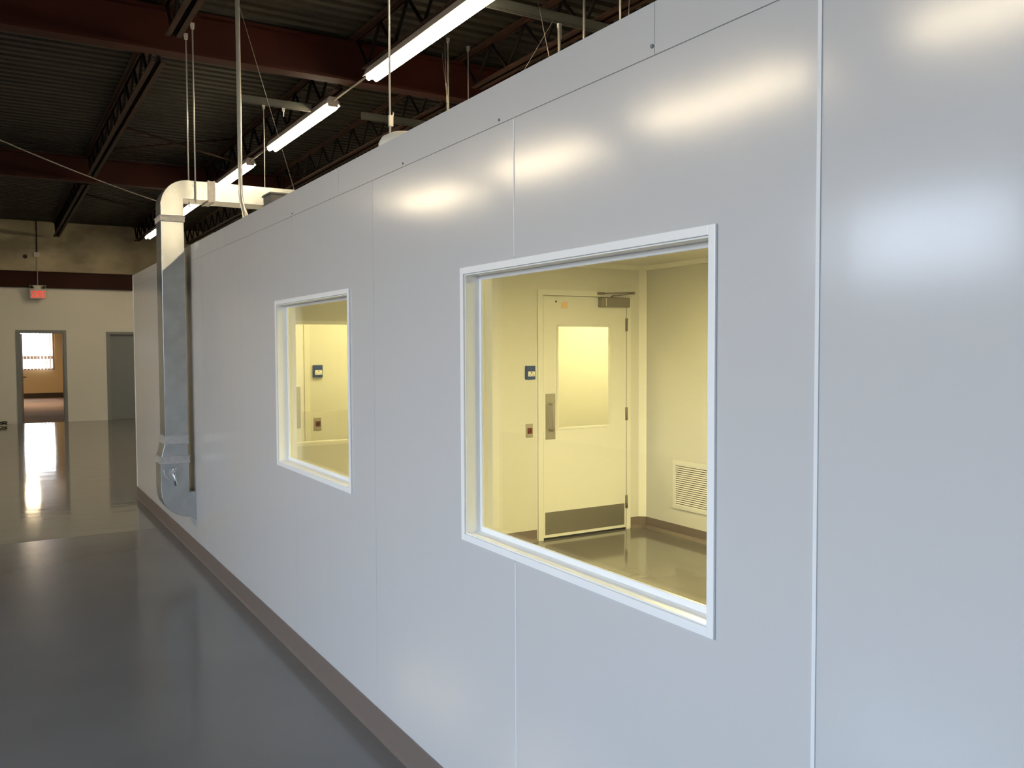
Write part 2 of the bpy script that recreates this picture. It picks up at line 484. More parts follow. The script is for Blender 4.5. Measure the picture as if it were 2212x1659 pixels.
struct('baseboard_room_end_left', base_x(EY, -1, WT, 2.50), M['cove_base'], label='brown cove base left of the inner door', cat='baseboard')

# inner door with vision panel
d1 = sthing('door_1', 'white inner door with large glass panel, steel pull and kick plate', 'door', (3.0, EY, 0.004))
m = MB()
for (a,b,c,d) in cut((2.510, 3.476, 0.004, 2.080), [(2.560, 3.432, 0.0, 2.036)]): m.box(a, b, EY-0.012, EY+0.095, c, d)
for (a,b,c,d) in cut((2.555, 3.437, 0.004, 2.041), [(2.585, 3.407, 0.0, 2.010)]): m.box(a, b, EY+0.0235, EY+0.05, c, d)
link('door_frame', m, M['door_white'], d1)
m = MB(); m.box(2.566, 3.426, EY-0.005, EY+0.012, 0.006, 0.0225)  # black strip added so the gap under the leaf stays dark
link('dark_gap_strip', m, M['black'], d1)
V = (2.712, 3.253, 0.934, 1.778)
LY0, LY1 = EY-0.008, EY+0.022
m = MB()
for (a,b,c,d) in cut((2.564, 3.428, 0.022, 2.029), [V]): m.box(a, b, LY0, LY1, c, d)
leaf = link('leaf', m, M['door_white'], d1)
m = MB()
for (a,b,c,d) in cut((V[0]-.018, V[1]+.018, V[2]-.018, V[3]+.018), [V]): m.box(a, b, LY0-0.005, LY0, c, d)
link('vision_frame', m, M['door_white'], leaf, bevel=0.002)
m = MB(); m.box(V[0], V[1], LY0+0.014, LY0+0.02, V[2], V[3])
link('vision_pane', m, M['glass'], leaf)
m = MB(); m.box(2.583, 2.680, LY0-0.003, LY0, 0.842, 1.222)
pp = link('pull_plate', m, M['stainless'], d1, bevel=0.001)
m = MB()
hx = 2.628; hy = LY0-0.052
pts = [(hx, LY0-0.002, 1.138)] + [(hx, LY0-0.034-0.018*math.sin(t), 1.138-0.018*(1-math.cos(t))) for t in (0, .4, .8, 1.2, PI/2)] \
    + [(hx, LY0-0.034-0.018*math.cos(t), 0.936-0.018*math.sin(t)) for t in (0, .4, .8, 1.2, PI/2)] + [(hx, LY0-0.002, 0.918)]
m.path(pts, 0.0085, 10)
link('pull_handle', m, M['stainless'], pp)
m = MB(); m.box(2.577, 3.409, LY0-0.0015, LY0, 0.046, 0.234)
link('kick_plate', m, M['steel_satin'], d1)
for z0 in (1.743, 0.967, 0.192):
    m = MB(); m.path([(3.430, LY0-0.010, z0), (3.430, LY0-0.010, z0+0.112)], 0.0085, 12); m.box(3.418, 3.442, LY0-0.008, LY0+0.002, z0, z0+0.112)
    link('hinge', m, M['steel_satin'], d1)
m = MB(); m.box(3.120, 3.425, LY0-0.062, LY0, 1.948, 2.030)
cl = link('closer_body', m, M['steel_satin'], d1, bevel=0.008, seg=3)
m = MB(); m.box(3.160, 3.167, LY0-0.0635, LY0-0.06, 1.954, 2.024)
link('closer_seam', m, M['door_white'], cl)
m = MB()
ay = LY0-0.05
m.path([(3.235, ay, 2.030), (3.235, ay, 2.044)], 0.012, 10)
m.path([(3.235, ay, 2.042), (3.425, ay-0.06, 2.066)], 0.0055, 8)
m.path([(3.425, ay-0.06, 2.058), (3.425, ay-0.06, 2.080)], 0.011, 10)
m.path([(3.425, ay-0.06, 2.074), (3.155, EY-0.042, 2.064)], 0.0055, 8)
m.box(3.110, 3.172, EY-0.040, EY-0.0115, 2.053, 2.074)
link('closer_arm', m, M['steel_satin'], d1)
m = MB(); m.path([(2.690, LY0-0.003, 1.985), (2.690, LY0, 1.985)], 0.008, 12)
link('door_screw', m, M['black'], leaf)
m = MB(); m.box(2.742, 2.806, LY0-0.0008, LY0, 1.930, 1.982)
s_ = link('sticker', m, M['orange_label'], leaf); s_['label'] = 'pale orange sticker'

# inner window in the end wall
w3 = sthing('window_3', 'inner window in the end wall seen through the smaller outer window', 'window', (0.66, EY, W3[2]))
m = MB()
for (a,b,c,d) in cut((W3[0]-.02, W3[1]+.02, W3[2]-.02, W3[3]+.02), [W3]): m.box(a, b, EY-0.006, EY, c, d)
link('casing', m, M['white_trim'], w3)
m = MB()
for (a,b,c,d) in cut(W3, [(W3[0]+.004, W3[1]-.004, W3[2]+.004, W3[3]-.004)]): m.box(a, b, EY, EY+.09, c, d)
link('reveal', m, M['white_trim'], w3)
m = MB(); m.box(W3[0]+.004, W3[1]-.004, EY+0.04, EY+0.046, W3[2]+.004, W3[3]-.004)
link('pane', m, M['glass'], w3)

# second inner door
d2 = sthing('door_2', 'white door with plain steel push plate behind the inner window', 'door', (0.62, E2, 0.004))
m = MB()
for (a,b,c,d) in cut((0.12, 1.113, 0.004, 2.08), [(0.17, 1.061, 0.0, 2.036)]): m.box(a, b, E2-0.020, E2+0.09, c, d)
link('door_frame', m, M['door_white'], d2, bevel=0.003)
m = MB(); m.box(0.174, 1.0605, E2-0.015, E2+0.027, 0.02, 2.03)
link('leaf', m, M['door_white'], d2, bevel=0.002)
m = MB(); m.box(0.925, 1.024, E2-0.018, E2-0.015, 0.893, 1.264)
link('push_plate', m, M['stainless'], d2)

# wall readers and exit buttons
def reader(x, y, label):
    t = thing('card_reader', label, 'card reader', (x, y, 1.345), 'card readers beside the doors')
    m = MB(); m.box(x-0.0435, x+0.0435, y-0.024, y, 1.345, 1.457)
    link('body', m, M['blue'], t, bevel=0.004)
    m = MB(); m.box(x-0.028, x+0.036, y-0.0255, y-0.024, 1.370, 1.410)
    p = link('label_plate', m, M['label_white'], t)
    m = MB(); m.path([(x+0.004, y-0.0265, 1.399), (x+0.004, y-0.0255, 1.399)], 0.0058, 12); m.box(x+.0025, x+.0055, y-.0265, y-.0255, 1.389, 1.396)
    link('symbol', m, M['black'], p)
    m = MB()
    for dx in (-0.018, 0.012): m.box(x+dx, x+dx+0.016, y-0.0262, y-0.0255, 1.376, 1.384)
    link('print', m, M['grey_mark'], p)
def button(x, y, label):
    t = thing('exit_button', label, 'button', (x, y, 0.868), 'exit buttons under the card readers')
    m = MB(); m.box(x-0.034, x+0.034, y-0.006, y, 0.868, 0.981)
    link('plate', m, M['stainless'], t, bevel=0.002)
    m = MB(); m.box(x-0.019, x+0.025, y-0.010, y-0.006, 0.900, 0.948)
    k = link('button_housing', m, M['dark_red'], t)
    m = MB()
    m.path([(x+0.003+0.0135*math.cos(a), y-0.0105, 0.924+0.0135*math.sin(a)) for a in [i*2*PI/20 for i in range(21)]], 0.0026, 6)
    link('button_ring', m, M['red_ring'], k)
    m = MB(); m.path([(x+0.003, y-0.014, 0.924), (x+0.003, y-0.009, 0.924)], 0.010, 14)
    link('push_cap', m, M['black'], k)
reader(2.434, EY, 'blue card reader with white label left of the door, in the large window')
button(2.428, EY, 'steel plate with dark red exit button left of the pull handle, in the large window')
reader(1.187, E2, 'dark blue card reader seen through the smaller window')
button(1.182, E2, 'steel plate with dark red exit button seen through the smaller window')

# vent grille on the side wall
t = thing('vent_grille', 'white louvred return air grille low on the inner side wall', 'vent', (RX1, 5.285, 0.237))
m = MB()
G = (4.985, 5.585, 0.237, 0.646)
for (a,b,c,d) in cut(G, [(G[0]+.03, G[1]-.03, G[2]+.032, G[3]-.032)]): m.box(RX1-0.009, RX1, a, b, c, d)
link('grille_frame', m, M['door_white'], t)
m = MB(); m.box(RX1-0.0012, RX1-0.0002, G[0]+.03, G[1]-.03, G[2]+.032, G[3]-.032)
link('backing', m, M['black'], t)
n = 20
for i in range(n):
    z = G[2]+.036 + i*(G[3]-G[2]-.072)/(n-1)
    m = MB(); m.prism([(RX1-0.0085, z-0.006), (RX1-0.0075, z-0.007), (RX1-0.0015, z+0.003), (RX1-0.0025, z+0.004)], 'y', G[0]+.03, G[1]-.03)
    link('louvre', m, M['door_white'], t)

# ceiling lamps of the rooms
def room_lamp(x, y, sx, sy, mt, label):
    t = thing('ceiling_light', label, 'ceiling light', (x, y, ZI), 'yellow ceiling lights of the white room')
    m = MB()
    for (a,b,c,d) in cut((x-sx/2-.03, x+sx/2+.03, y-sy/2-.03, y+sy/2+.03), [(x-sx/2, x+sx/2, y-sy/2, y+sy/2)]): m.box(a, b, c, d, ZI-0.02, ZI)
    link('light_frame', m, M['white_trim'], t)
    m = MB(); m.box(x-sx/2, x+sx/2, y-sy/2, y+sy/2, ZI-0.012, ZI-0.001)
    link('diffuser', m, mt, t)
room_lamp(2.35, 3.35, 0.55, 1.15, M['yellow_lamp'], 'yellow ceiling light of the glazed room, behind the large window')
room_lamp(2.35, 0.5, 0.55, 1.15, M['yellow_lamp'], 'yellow ceiling light of the glazed room, nearest the camera side')
room_lamp(4.3, 6.8, 1.15, 0.55, M['yellow_lamp3'], 'yellow ceiling light of the second room beyond the inner door')
room_lamp(1.6, 6.8, 1.15, 0.55, M['yellow_lamp2'], 'yellow ceiling light of the second room beyond the inner window')

# ------------------------------------------------------------------ far wall: beam, doors, sign
def ibeam(mb, x0, x1, yc, z0, z1, w=0.16, tf=0.022, tw=0.014):
    mb.box(x0, x1, yc-w/2, yc+w/2, z0, z0+tf)
    mb.box(x0, x1, yc-w/2, yc+w/2, z1-tf, z1)
    mb.box(x0, x1, yc-tw/2, yc+tw/2, z0+tf, z1-tf)
m = MB(); ibeam(m, XL, XR, YF-0.045, 2.967, 3.322, w=0.09, tf=0.015)
m.box(XL, XR, YF-0.03, YF, 2.982, 3.307)
tag(link('steel_beam', m, M['red_steel'], loc=(0, YF-0.045, 2.967)), 'dark red steel beam lying against the far wall above the doors', 'beam', 'dark red steel beams')
m = MB(); ibeam(m, XL, XR, 7.65, 4.03, 4.385)
tag(link('steel_beam', m, M['red_steel'], loc=(0, 7.65, 4.03)), 'dark red steel roof beam nearest the camera, top left of the photo', 'beam', 'dark red steel beams')
m = MB(); ibeam(m, XL, XR, 14.1, 4.035, 4.395)
tag(link('steel_beam', m, M['red_steel'], loc=(0, 14.1, 4.035)), 'dark red steel roof beam in the middle distance, behind the duct elbow', 'beam', 'dark red steel beams')

# open doorway frame and door leaf swung into the office
d3 = sthing('door_3', 'open grey framed doorway in the far wall showing a bright office window', 'door', (-0.355, YF, 0))
m = MB()
for (a,b,c,d) in cut((-0.850, 0.128, 0.0, 2.042), [DO]): m.box(a, b, YF-0.02, YF, c, d)
for (a,b,c,d) in cut((DO[0], DO[1], 0, DO[3]), [(DO[0]+.012, DO[1]-.012, 0, DO[3]-.012)]): m.box(a, b, YF, YF+0.16, c, d)
link('door_frame', m, M['grey_frame'], d3)
hx, hy = DO[0]+0.02, YF+0.16
ang = math.radians(86)
dx, dy = math.cos(ang), math.sin(ang); nx, ny = -dy, dx
m = MB()
P0 = (hx, hy); P1 = (hx+dx*0.82, hy+dy*0.82)
m.prism([P0, P1, (P1[0]+nx*.04, P1[1]+ny*.04), (P0[0]+nx*.04, P0[1]+ny*.04)], 'z', 0.012, 1.965)
lf = link('leaf', m, M['grey_door'], d3)
m = MB()
q = (hx+dx*0.75, hy+dy*0.75)
m.path([(q[0], q[1], 0.99), (q[0]-nx*.06, q[1]-ny*.06, 0.99), (q[0]-nx*.065-dx*.11, q[1]-ny*.065-dy*.11, 0.99)], 0.012, 8)
link('lever_handle', m, M['win_frame'], lf)
d4 = sthing('door_4', 'closed plain grey door in the far wall beside the panel wall corner', 'door', (1.43, YF, 0))
m = MB()
for (a,b,c,d) in cut((0.938, 1.93, 0.0, 2.012), [DC]): m.box(a, b, YF-0.02, YF, c, d)
for (a,b,c,d) in cut(DC, [(DC[0]+.012, DC[1]-.012, 0, DC[3]-.012)]): m.box(a, b, YF, YF+0.14, c, d)
link('door_frame', m, M['grey_frame'], d4)
m = MB(); m.box(DC[0]+.014, DC[1]-.014, YF+0.05, YF+0.09, 0.003, DC[3]-.014)
link('leaf', m, M['grey_door'], d4)

# exit sign
sx, sy, sz = -0.41, YF-0.16, 2.715
t = thing('exit_sign', 'white exit sign with red letters above the open doorway', 'exit sign', (sx, sy, sz))
m = MB(); m.box(-0.567, -0.253, YF-0.20, YF-0.12, 2.72, 3.009)
link('sign_case', m, M['sign_white'], t, bevel=0.006)
cu = bpy.data.curves.new('letters', 'FONT')
cu.body = 'SORTIE'; cu.size = 0.175; cu.extrude = 0.002; cu.align_x = 'CENTER'; cu.offset = 0.0
co = bpy.data.objects.new('letters_tmp', cu); COL.objects.link(co)
dg = bpy.context.evaluated_depsgraph_get()
me = bpy.data.meshes.new_from_object(co.evaluated_get(dg))
bpy.data.objects.remove(co)
xs = [v.co.x for v in me.vertices]; ysv = [v.co.y for v in me.vertices]
wid = max(xs)-min(xs); hgt = max(ysv)-min(ysv)
for v in me.vertices:
    X = (v.co.x-(max(xs)+min(xs))/2)/wid*0.262; Z = (v.co.y-min(ysv))/hgt*0.145
    v.co = Vector((X-0.0, -0.042+v.co.z, 0.025+Z))
me.materials.clear(); me.materials.append(M['sign_red'])
lo = bpy.data.objects.new('letters', me); COL.objects.link(lo); lo.parent = t; lo['_w'] = t['_w']
for (px, tilt) in ((-0.505, -1), (-0.315, 1)):
    m = MB(); m.path([(px, YF-0.205, 2.955), (px+0.03*tilt, YF-0.25, 2.972)], [0.022, 0.034], 14)
    link('lamp_head', m, M['green_lens'], t)
m = MB(); m.path([(-0.41, YF-0.16, 3.009), (-0.41, YF-0.16, 3.2), (-0.405, YF-0.14, 3.3), (-0.405, YF-0.03, 3.40), (-0.405, YF-0.02, 3.633)], 0.008, 8)
tag(link('cable', m, M['cable_white'], loc=(-0.41, YF-0.16, 3.009)), 'pale cable dropping from junction box to the exit sign', 'cable')
m = MB(); m.box(-0.462, -0.348, YF-0.05, YF, 3.633, 3.738)
tag(link('junction_box', m, M['sign_white'], loc=(-0.405, YF, 3.633), bevel=0.004), 'small pale junction box on the brown block wall above the exit sign', 'junction box')
m = MB(); m.path([(-0.405, YF-0.02, 3.738), (-0.405, YF-0.02, 4.36), (-0.405, YF-0.06, 4.42)], 0.010, 8)
tag(link('conduit', m, M['web_steel'], loc=(-0.405, YF-0.02, 3.738)), 'dark thin conduit rising from junction box to the roof deck', 'conduit')
m = MB(); m.path([(-0.631, YF-0.004, 3.639), (-0.631, YF, 3.639)], 0.045, 16)  # flat black disc painted to stand for the dark inside of a hole
tag(link('wall_hole', m, M['black'], loc=(-0.631, YF, 3.6)), 'black disc painted as a round hole in the brown block wall left of junction box', 'hole')
# coil of cable on the floor, far left
m = MB()
pts = []
for i in range(60):
    a = i/59*2*PI*2.6
    pts.append((-1.19+0.12*math.cos(a)+0.01*math.sin(3*a), 21.3+0.09*math.sin(a), 0.045+0.035*math.sin(a*1.3+0.6)+0.02*(i/59)))
m.path(pts, 0.011, 8)
tag(link('cable_coil', m, M['cable_dark'], loc=(-1.19, 21.3, 0)), 'coil of dark cable lying on the floor at the far left', 'cable')

# ------------------------------------------------------------------ office beyond the doorway
OY = 33.0
m = MB(); m.box(-2.5, 2.6, YF+0.15, OY, -0.1, 0.0)
struct('floor_office', m, M['office_floor'], label='brown floor of the office beyond the open doorway', cat='floor')
m = MB(); m.box(-2.5, 2.6, YF, YF+0.15, -0.1, 0.0)
struct('trim_6', m, M['office_floor'], label='threshold strip under the open doorway', cat='threshold')
OW = (-0.52, 0.517, 0.93, 2.30)
m = MB()
for (a,b,c,d) in cut((-2.5, 2.6, 0, 2.7), [OW]): m.box(a, b, OY, OY+0.15, c, d)
struct('wall_office_end', m, M['office_wall'], label='tan end wall of the office with the bright window', cat='wall')
m = MB(); m.box(-2.6, -2.5, YF+.15, OY, 0, 2.7)
struct('wall_office_left', m, M['office_wall'], label='tan left wall of the office', cat='wall')
m = MB(); m.box(2.6, 2.7, YF+.15, OY, 0, 2.7)
struct('wall_office_right', m, M['office_wall'], label='tan right wall of the office', cat='wall')
m = MB(); m.box(-2.6, 2.7, YF+.15, OY+.15, 2.7, 2.78)
struct('ceiling_office', m, M['office_wall'], label='ceiling of the office', cat='ceiling')
m = MB(); m.box(-2.5, 2.6, OY-0.012, OY, 0, 0.165)
struct('baseboard_office', m, M['office_base'], label='dark base along the office end wall', cat='baseboard')
w4 = sthing('window_4', 'bright office window with dark bar seen through the open doorway', 'window', (0, OY, OW[2]))
m = MB()
for (a,b,c,d) in cut(OW, [(OW[0]+.05, OW[1]-.05, OW[2]+.06, 1.30), (OW[0]+.05, OW[1]-.05, 1.41, OW[3]-.05)]): m.box(a, b, OY+0.02, OY+0.10, c, d)
link('window_frame', m, M['win_frame'], w4)
m = MB(); m.box(OW[0]+.05, OW[1]-.05, OY+0.055, OY+0.061, OW[2]+.06, OW[3]-.05)
link('pane', m, M['glass_thin'], w4)
t = thing('vertical_blind', 'cream vertical blind hanging open in front of the office window', 'blind', (0, OY-0.08, 0.9))
m = MB(); m.box(-0.56, 0.55, OY-0.1, OY-0.04, 2.28, 2.32)
link('headrail', m, M['blind'], t)
for i in range(11):
    x = -0.5 + i*0.1
    a = math.radians(78 if i < 6 else 58)
    cx, cy = math.cos(a)*0.042, math.sin(a)*0.042
    m = MB(); m.prism([(x-cx, OY-0.07-cy), (x-cx+.002, OY-0.07-cy), (x+cx+.002, OY-0.07+cy), (x+cx, OY-0.07+cy)], 'z', 0.95, 2.28)
    link('slat', m, M['blind'], t)
m = MB()
lx, ly = -0.37, 29.0
t = thing('ceiling_light', 'warm office ceiling light beyond the doorway, hidden above its head', 'ceiling light', (lx, ly, 2.7))
m.box(lx-.2, lx+.2, ly-.6, ly+.6, 2.66, 2.70)
link('light_frame', m, M['white_trim'], t)
m = MB(); m.box(lx-.17, lx+.17, ly-.57, ly+.57, 2.652, 2.66)
link('diffuser', m, emit('warm_diffuser', (1.0, 0.76, 0.45, 1), 95.0), t)

# ------------------------------------------------------------------ joists
def joist(x, y0, y1, label, zb=4.06):
    t = thing('open_web_joist', label, 'joist', (x, (y0+y1)/2, zb), 'open web roof joists')
    e = 0.34
    zt = ZC
    m = MB()
    for s in (-1, 1):
        xa, xb = sorted((x+s*0.012, x+s*0.062)); m.box(xa, xb, y0+e, y1-e, zb, zb+0.006)
        xa, xb = sorted((x+s*0.012, x+s*0.018)); m.box(xa, xb, y0+e, y1-e, zb, zb+0.045)
    link('bottom_chord', m, M['joist_steel'], t)
    m = MB()
    for s in (-1, 1):
        xa, xb = sorted((x+s*0.012, x+s*0.062)); m.box(xa, xb, y0, y1, zt-0.012, zt-0.004)
        xa, xb = sorted((x+s*0.012, x+s*0.018)); m.box(xa, xb, y0, y1, zt-0.05 if False else zt-0.034, zt-0.006)
    link('top_chord', m, M['joist_steel'], t)
    m = MB()
    nn = max(4, int((y1-y0-2*e)/0.55)); st = (y1-y0-2*e)/nn
    pts = [(x, y0+0.10, zt-0.03)]
    for i in range(nn+1):
        yy = y0+e+i*st
        pts.append((x, yy, zb+0.03))
        if i < nn: pts.append((x, yy+st/2, zt-0.03))
    pts.append((x, y1-0.10, zt-0.03))
    for p0, p1 in zip(pts[:-1], pts[1:]): m.tube(p0, p1, 0.016, 6)
    link('web', m, M['web_steel'], t)
    return t
Y0b, Y1b, Y2b, Y3b = 1.2, 7.65, 14.1, YF
for (x, where) in ((-0.04, 'above the aisle edge, left of the lamps'), (1.586, 'directly above the row of lamps'), (2.68, 'right of the row of lamps')):
    joist(x, Y0b, Y1b, 'brown open-web joist nearest the camera, %s' % where)
    joist(x, Y1b, Y2b, 'brown open-web joist between the two roof beams, %s' % where)
    joist(x, Y2b, Y3b, 'brown open-web joist reaching the far wall, %s' % where)
# cross bracing between joists
def brace(p0, p1, label):
    m = MB(); m.tube(p0, p1, 0.016, 6)
    tag(link('bridging_bar', m, M['joist_steel'], loc=((p0[0]+p1[0])/2, (p0[1]+p1[1])/2, min(p0[2], p1[2]))), label, 'brace', 'red bridging bars between joists')
brace((0.02, 11.84, 4.40), (1.53, 11.84, 4.09), 'red slanted bridging bar high behind the tall conduit, falling to the right')
brace((0.02, 11.90, 4.09), (1.53, 11.90, 4.40), 'red slanted bridging bar high behind the tall conduit, rising to the right')
brace((0.02, 17.2, 4.40), (1.53, 17.2, 4.09), 'far red slanted bridging bar near the far wall')

# struts
def strut(x0, x1, y, z, label):
    m = MB()
    for (a,b,c,d) in ((y-.021, y-.0185, z, z+.07), (y+.0185, y+.021, z, z+.07), (y-.021, y+.021, z+.0675, z+.07), (y-.021, y-.010, z, z+.003), (y+.010, y+.021, z, z+.003)):
        m.box(x0, x1, a, b, c, d)
    return tag(link('strut_channel', m, M['strut'], loc=((x0+x1)/2, y, z)), label, 'channel', 'strut channels under the joists')
strut(0.80, 1.49, 8.60, 3.985, 'short grey strut channel between the tall conduit and the second lamp')
strut(2.03, 3.3, 8.60, 3.985, 'grey strut channel right of the second lamp, reaching the bright rod')
strut(1.70, 3.4, 5.36, 3.985, 'grey strut channel crossing at top right above the white wall')

# ------------------------------------------------------------------ fluorescent fixtures
LZ = 3.96; LX = 1.586; LL = 2.106
def lamp_proto(x, y0, label, group):
    t = thing('fluorescent_fixture', label, 'fluorescent lamp', (x, y0, LZ), group)
    y1 = y0+LL
    m = MB()
    m.prism([(x-.057, LZ+.026), (x-.074, LZ+.012), (x-.080, LZ+.014), (x-.060, LZ+.050), (x-.036, LZ+.096), (x+.036, LZ+.096), (x+.060, LZ+.050), (x+.080, LZ+.014), (x+.074, LZ+.012), (x+.057, LZ+.026)], 'y', y0-0.02, y1+0.02)
    link('housing', m, M['housing'], t)
    for s in (-1, 1):
        for k in (0, 1):
            ya = y0 + k*LL/2 + 0.012; yb = ya + LL/2 - 0.024
            m = MB(); m.path([(x+s*.035, ya, LZ), (x+s*.035, yb, LZ)], 0.022, 10)
            link('tube', m, M['tube'], t)
    for yy in (y0-0.012, y0+LL/2, y1+0.012):
        m = MB(); m.box(x-.05, x+.05, yy-0.008, yy+0.008, LZ+0.0, LZ+.03)
        link('lamp_holder', m, M['housing'], t)
    m = MB(); m.tube((x, y1+0.015, LZ+.052), (x, y0+3.09, LZ+.052), 0.010, 8)
    link('conduit_link', m, M['wire'], t)
    return t
GL = 'fluorescent fixtures in the row over the white room'
STARTS = [5.11, 1.98, -1.15, -4.28, -7.42, 8.24, 11.37, 14.56, 17.67]  # fixtures beside and behind the camera are guesses, added for light on the duct
NAMES = ['large lit twin-tube fluorescent fixture nearest the camera, at the top edge',
         'lit fluorescent fixture of the row over the white room, just above the photo',
         'lit fluorescent fixture added to the same row for its light, beside the camera',
         'lit fluorescent fixture added to the same row for its light, first behind the camera',
         'lit fluorescent fixture added to the same row for its light, second behind the camera',
         'lit twin-tube fluorescent fixture second in the row, above the duct',
         'lit fluorescent fixture crossed by the tall conduit',
         'lit fluorescent fixture seen in the crook of the duct elbow',
         'farthest lit fluorescent fixture, just left of the duct']
p0 = lamp_proto(LX, STARTS[0], NAMES[0], GL)
for s_, nm in zip(STARTS[1:], NAMES[1:]): 
    c = copy_tree(p0, (0, s_-STARTS[0], 0), nm)
    if s_ > 17:
        for ch in list(c.children):
            if ch.name.startswith('conduit_link'): bpy.data.objects.remove(ch)
GL2 = 'unseen fluorescent fixtures added over the open floor on the left'  # guessed row out of view, added for light and lamp reflections in the wall
q0 = copy_tree(p0, (-4.717-LX, 2.01-STARTS[0], 0), 'unseen lit fluorescent fixture added over the open floor, nearest, mirrored at upper right of the wall')
q0['group'] = GL2
for s_, nm in ((5.13, 'second'), (8.24, 'third'), (11.35, 'fourth')):
    copy_tree(q0, (0, s_-2.01, 0), 'unseen lit fluorescent fixture added over the open floor, %s of its row, mirrored in the white wall' % nm)

# ------------------------------------------------------------------ galvanised duct
DY0, DY1 = 6.96, 7.19
t = thing('air_duct', 'galvanised air duct dropping down the white wall with elbow over its top', 'duct', (-0.13, 7.07, 0.285))
m = MB(); m.box(-0.216, -0.052, DY0, DY1, 0.94, 2.565)
link('riser', m, M['galv'], t, bevel=0.002)
m = MB()
arc = [(-0.018-0.198*math.cos(a), 2.690+0.197*math.sin(a)) for a in [i*PI/2/12 for i in range(13)]]
m.prism([(-0.052, 2.61), (-0.216, 2.61)] + arc + [(0.135, 2.887), (0.135, 2.742), (-0.052, 2.742)], 'y', DY0, DY1)
link('elbow', m, M['galv'], t, bevel=0.003)
m = MB(); m.box(0.175, 2.18, DY0, DY1, 2.742, 2.887)
link('horizontal_run', m, M['galv'], t, bevel=0.002)
def band(x0, x1, z0, z1, e=0.006):
    mb = MB()
    mb.box(x0-e, x1+e, DY0-e, DY1+e, z0, z1)
    return mb
m = band(-0.216, -0.052, 2.567, 2.608); m.box(-0.226, -0.042, DY0-.010, DY1+.010, 2.600, 2.608)
link('joint_band', m, M['galv_band'], t)
m = MB(); m.box(0.135, 0.176, DY0-.006, DY1+.006, 2.736, 2.893); m.box(0.128, 0.140, DY0-.009, DY1+.009, 2.733, 2.896); m.box(0.170, 0.182, DY0-.009, DY1+.009, 2.733, 2.896)
link('joint_band', m, M['galv_band'], t)
m = band(-0.218, -0.056, 0.888, 0.942); m.box(-0.227, -0.047, DY0-.009, DY1+.009, 0.936, 0.944); m.box(-0.227, -0.047, DY0-.009, DY1+.009, 0.884, 0.892)
link('joint_band', m, M['galv_band'], t)
m = MB(); m.prism([(-0.220, 0.887), (-0.060, 0.887), (-0.053, 0.785), (-0.246, 0.785)], 'y', DY0, DY1)
link('transition', m, M['galv'], t, bevel=0.002)
m = band(-0.248, -0.050, 0.738, 0.785); m.box(-0.258, -0.041, DY0-.009, DY1+.009, 0.779, 0.787); m.box(-0.258, -0.041, DY0-.009, DY1+.009, 0.734, 0.742)
link('joint_band', m, M['galv_band'], t)
m = MB()
m.prism([(-0.050, 0.740), (-0.252, 0.740), (-0.252, 0.540), (-0.247, 0.480), (-0.232, 0.430), (-0.206, 0.390), (-0.174, 0.361), (-0.136, 0.338), (-0.098, 0.323), (-0.055, 0.315), (-0.030, 0.313), (-0.001, 0.285), (-0.001, 0.508), (-0.050, 0.508)], 'y', DY0, DY1)
boot = link('boot', m, M['galv'], t, bevel=0.002)
m = MB()
cxq, czq = -0.163, 0.672; yq = DY0-0.006
pts = [(cxq+0.065*math.cos(a), yq, czq+0.065*math.sin(a)) for a in [math.radians(165+i*9) for i in range(13)]]
m.path(pts, 0.0045, 6)
m.box(cxq-0.03, cxq+0.03, DY0-0.004, DY0, czq-0.02, czq+0.02)
link('damper_quadrant', m, M['galv_band'], boot)
m = MB(); m.path([(cxq, DY0, czq), (cxq, DY0-0.016, czq)], 0.012, 12); m.path([(cxq+.002, DY0-0.016, czq-.005), (cxq+0.018, DY0-0.02, czq-0.108)], [0.007, 0.010], 10)
m.path([(cxq-0.01, DY0-.012, czq+.02), (cxq+0.02, DY0-.014, czq+.022)], 0.006, 8)
link('damper_handle', m, M['chrome'], boot)

# ------------------------------------------------------------------ hanging rods, wires, conduits
GR = 'thin hanger rods of the white room'
def rod(x, y, z0, z1, label, r=0.0055, clip=None):
    t = thing('hanger_rod', label, 'rod', (x, y, z0), GR)
    m = MB(); m.tube((x, y, z0), (x, y, z1), r, 8)
    link('rod', m, M['zinc'], t)
    m = MB(); m.box(x-.014, x+.014, y-.010, y+.010, z1-0.02, z1+0.012); m.tube((x-.012, y, z1-.03), (x+.012, y, z1-.03), .006, 6)
    link('clamp', m, M['zinc'], t)
    if clip:
        m = MB(); m.box(x-.008, x+.016, y-.008, y+.008, clip-0.03, clip+0.03); m.tube((x+.014, y, clip), (x+.02, y, clip+.05), .004, 6)
        link('clip', m, M['zinc'], t)
    return t
rod(0.035, DY0-0.012, 2.72, 4.055, 'right rod of the pair holding the duct elbow')
rod(0.035, DY1+0.012, 2.72, 4.055, 'left rod of the pair holding the duct elbow')
rod(1.014, 8.60, 2.40, 3.985, 'thin rod between the tall conduit and the second lamp')
rod(1.21, 8.60, 3.90, 3.985, 'stub of rod under the strut channel beside the second lamp')
rod(0.59, 4.5, 2.40, 4.41, 'bright rod crossing the left end of the nearest lamp', 0.0065, clip=2.86)
rod(2.30, 7.15, 2.40, 4.41, 'rod passing behind the nearest lamp, left of two', 0.0085)
rod(2.56, 7.25, 2.40, 4.41, 'rod passing behind the nearest lamp, right of two', 0.0065)
rod(2.306, 5.36, 2.40, 3.97, 'short thick rod with clamp hanging from the upper right strut channel', 0.012, clip=3.90)
rod(2.27, 5.0, 2.40, 4.41, 'white rod just right of the short clamped rod', 0.009)
rod(2.1, 4.38, 2.40, 4.41, 'rod nearest the upper panel joint at the top edge', 0.006)
rod(2.2, 3.8, 2.40, 4.41, 'last rod at the right, barely above the wall top', 0.006)
GW = 'slanted support wires'
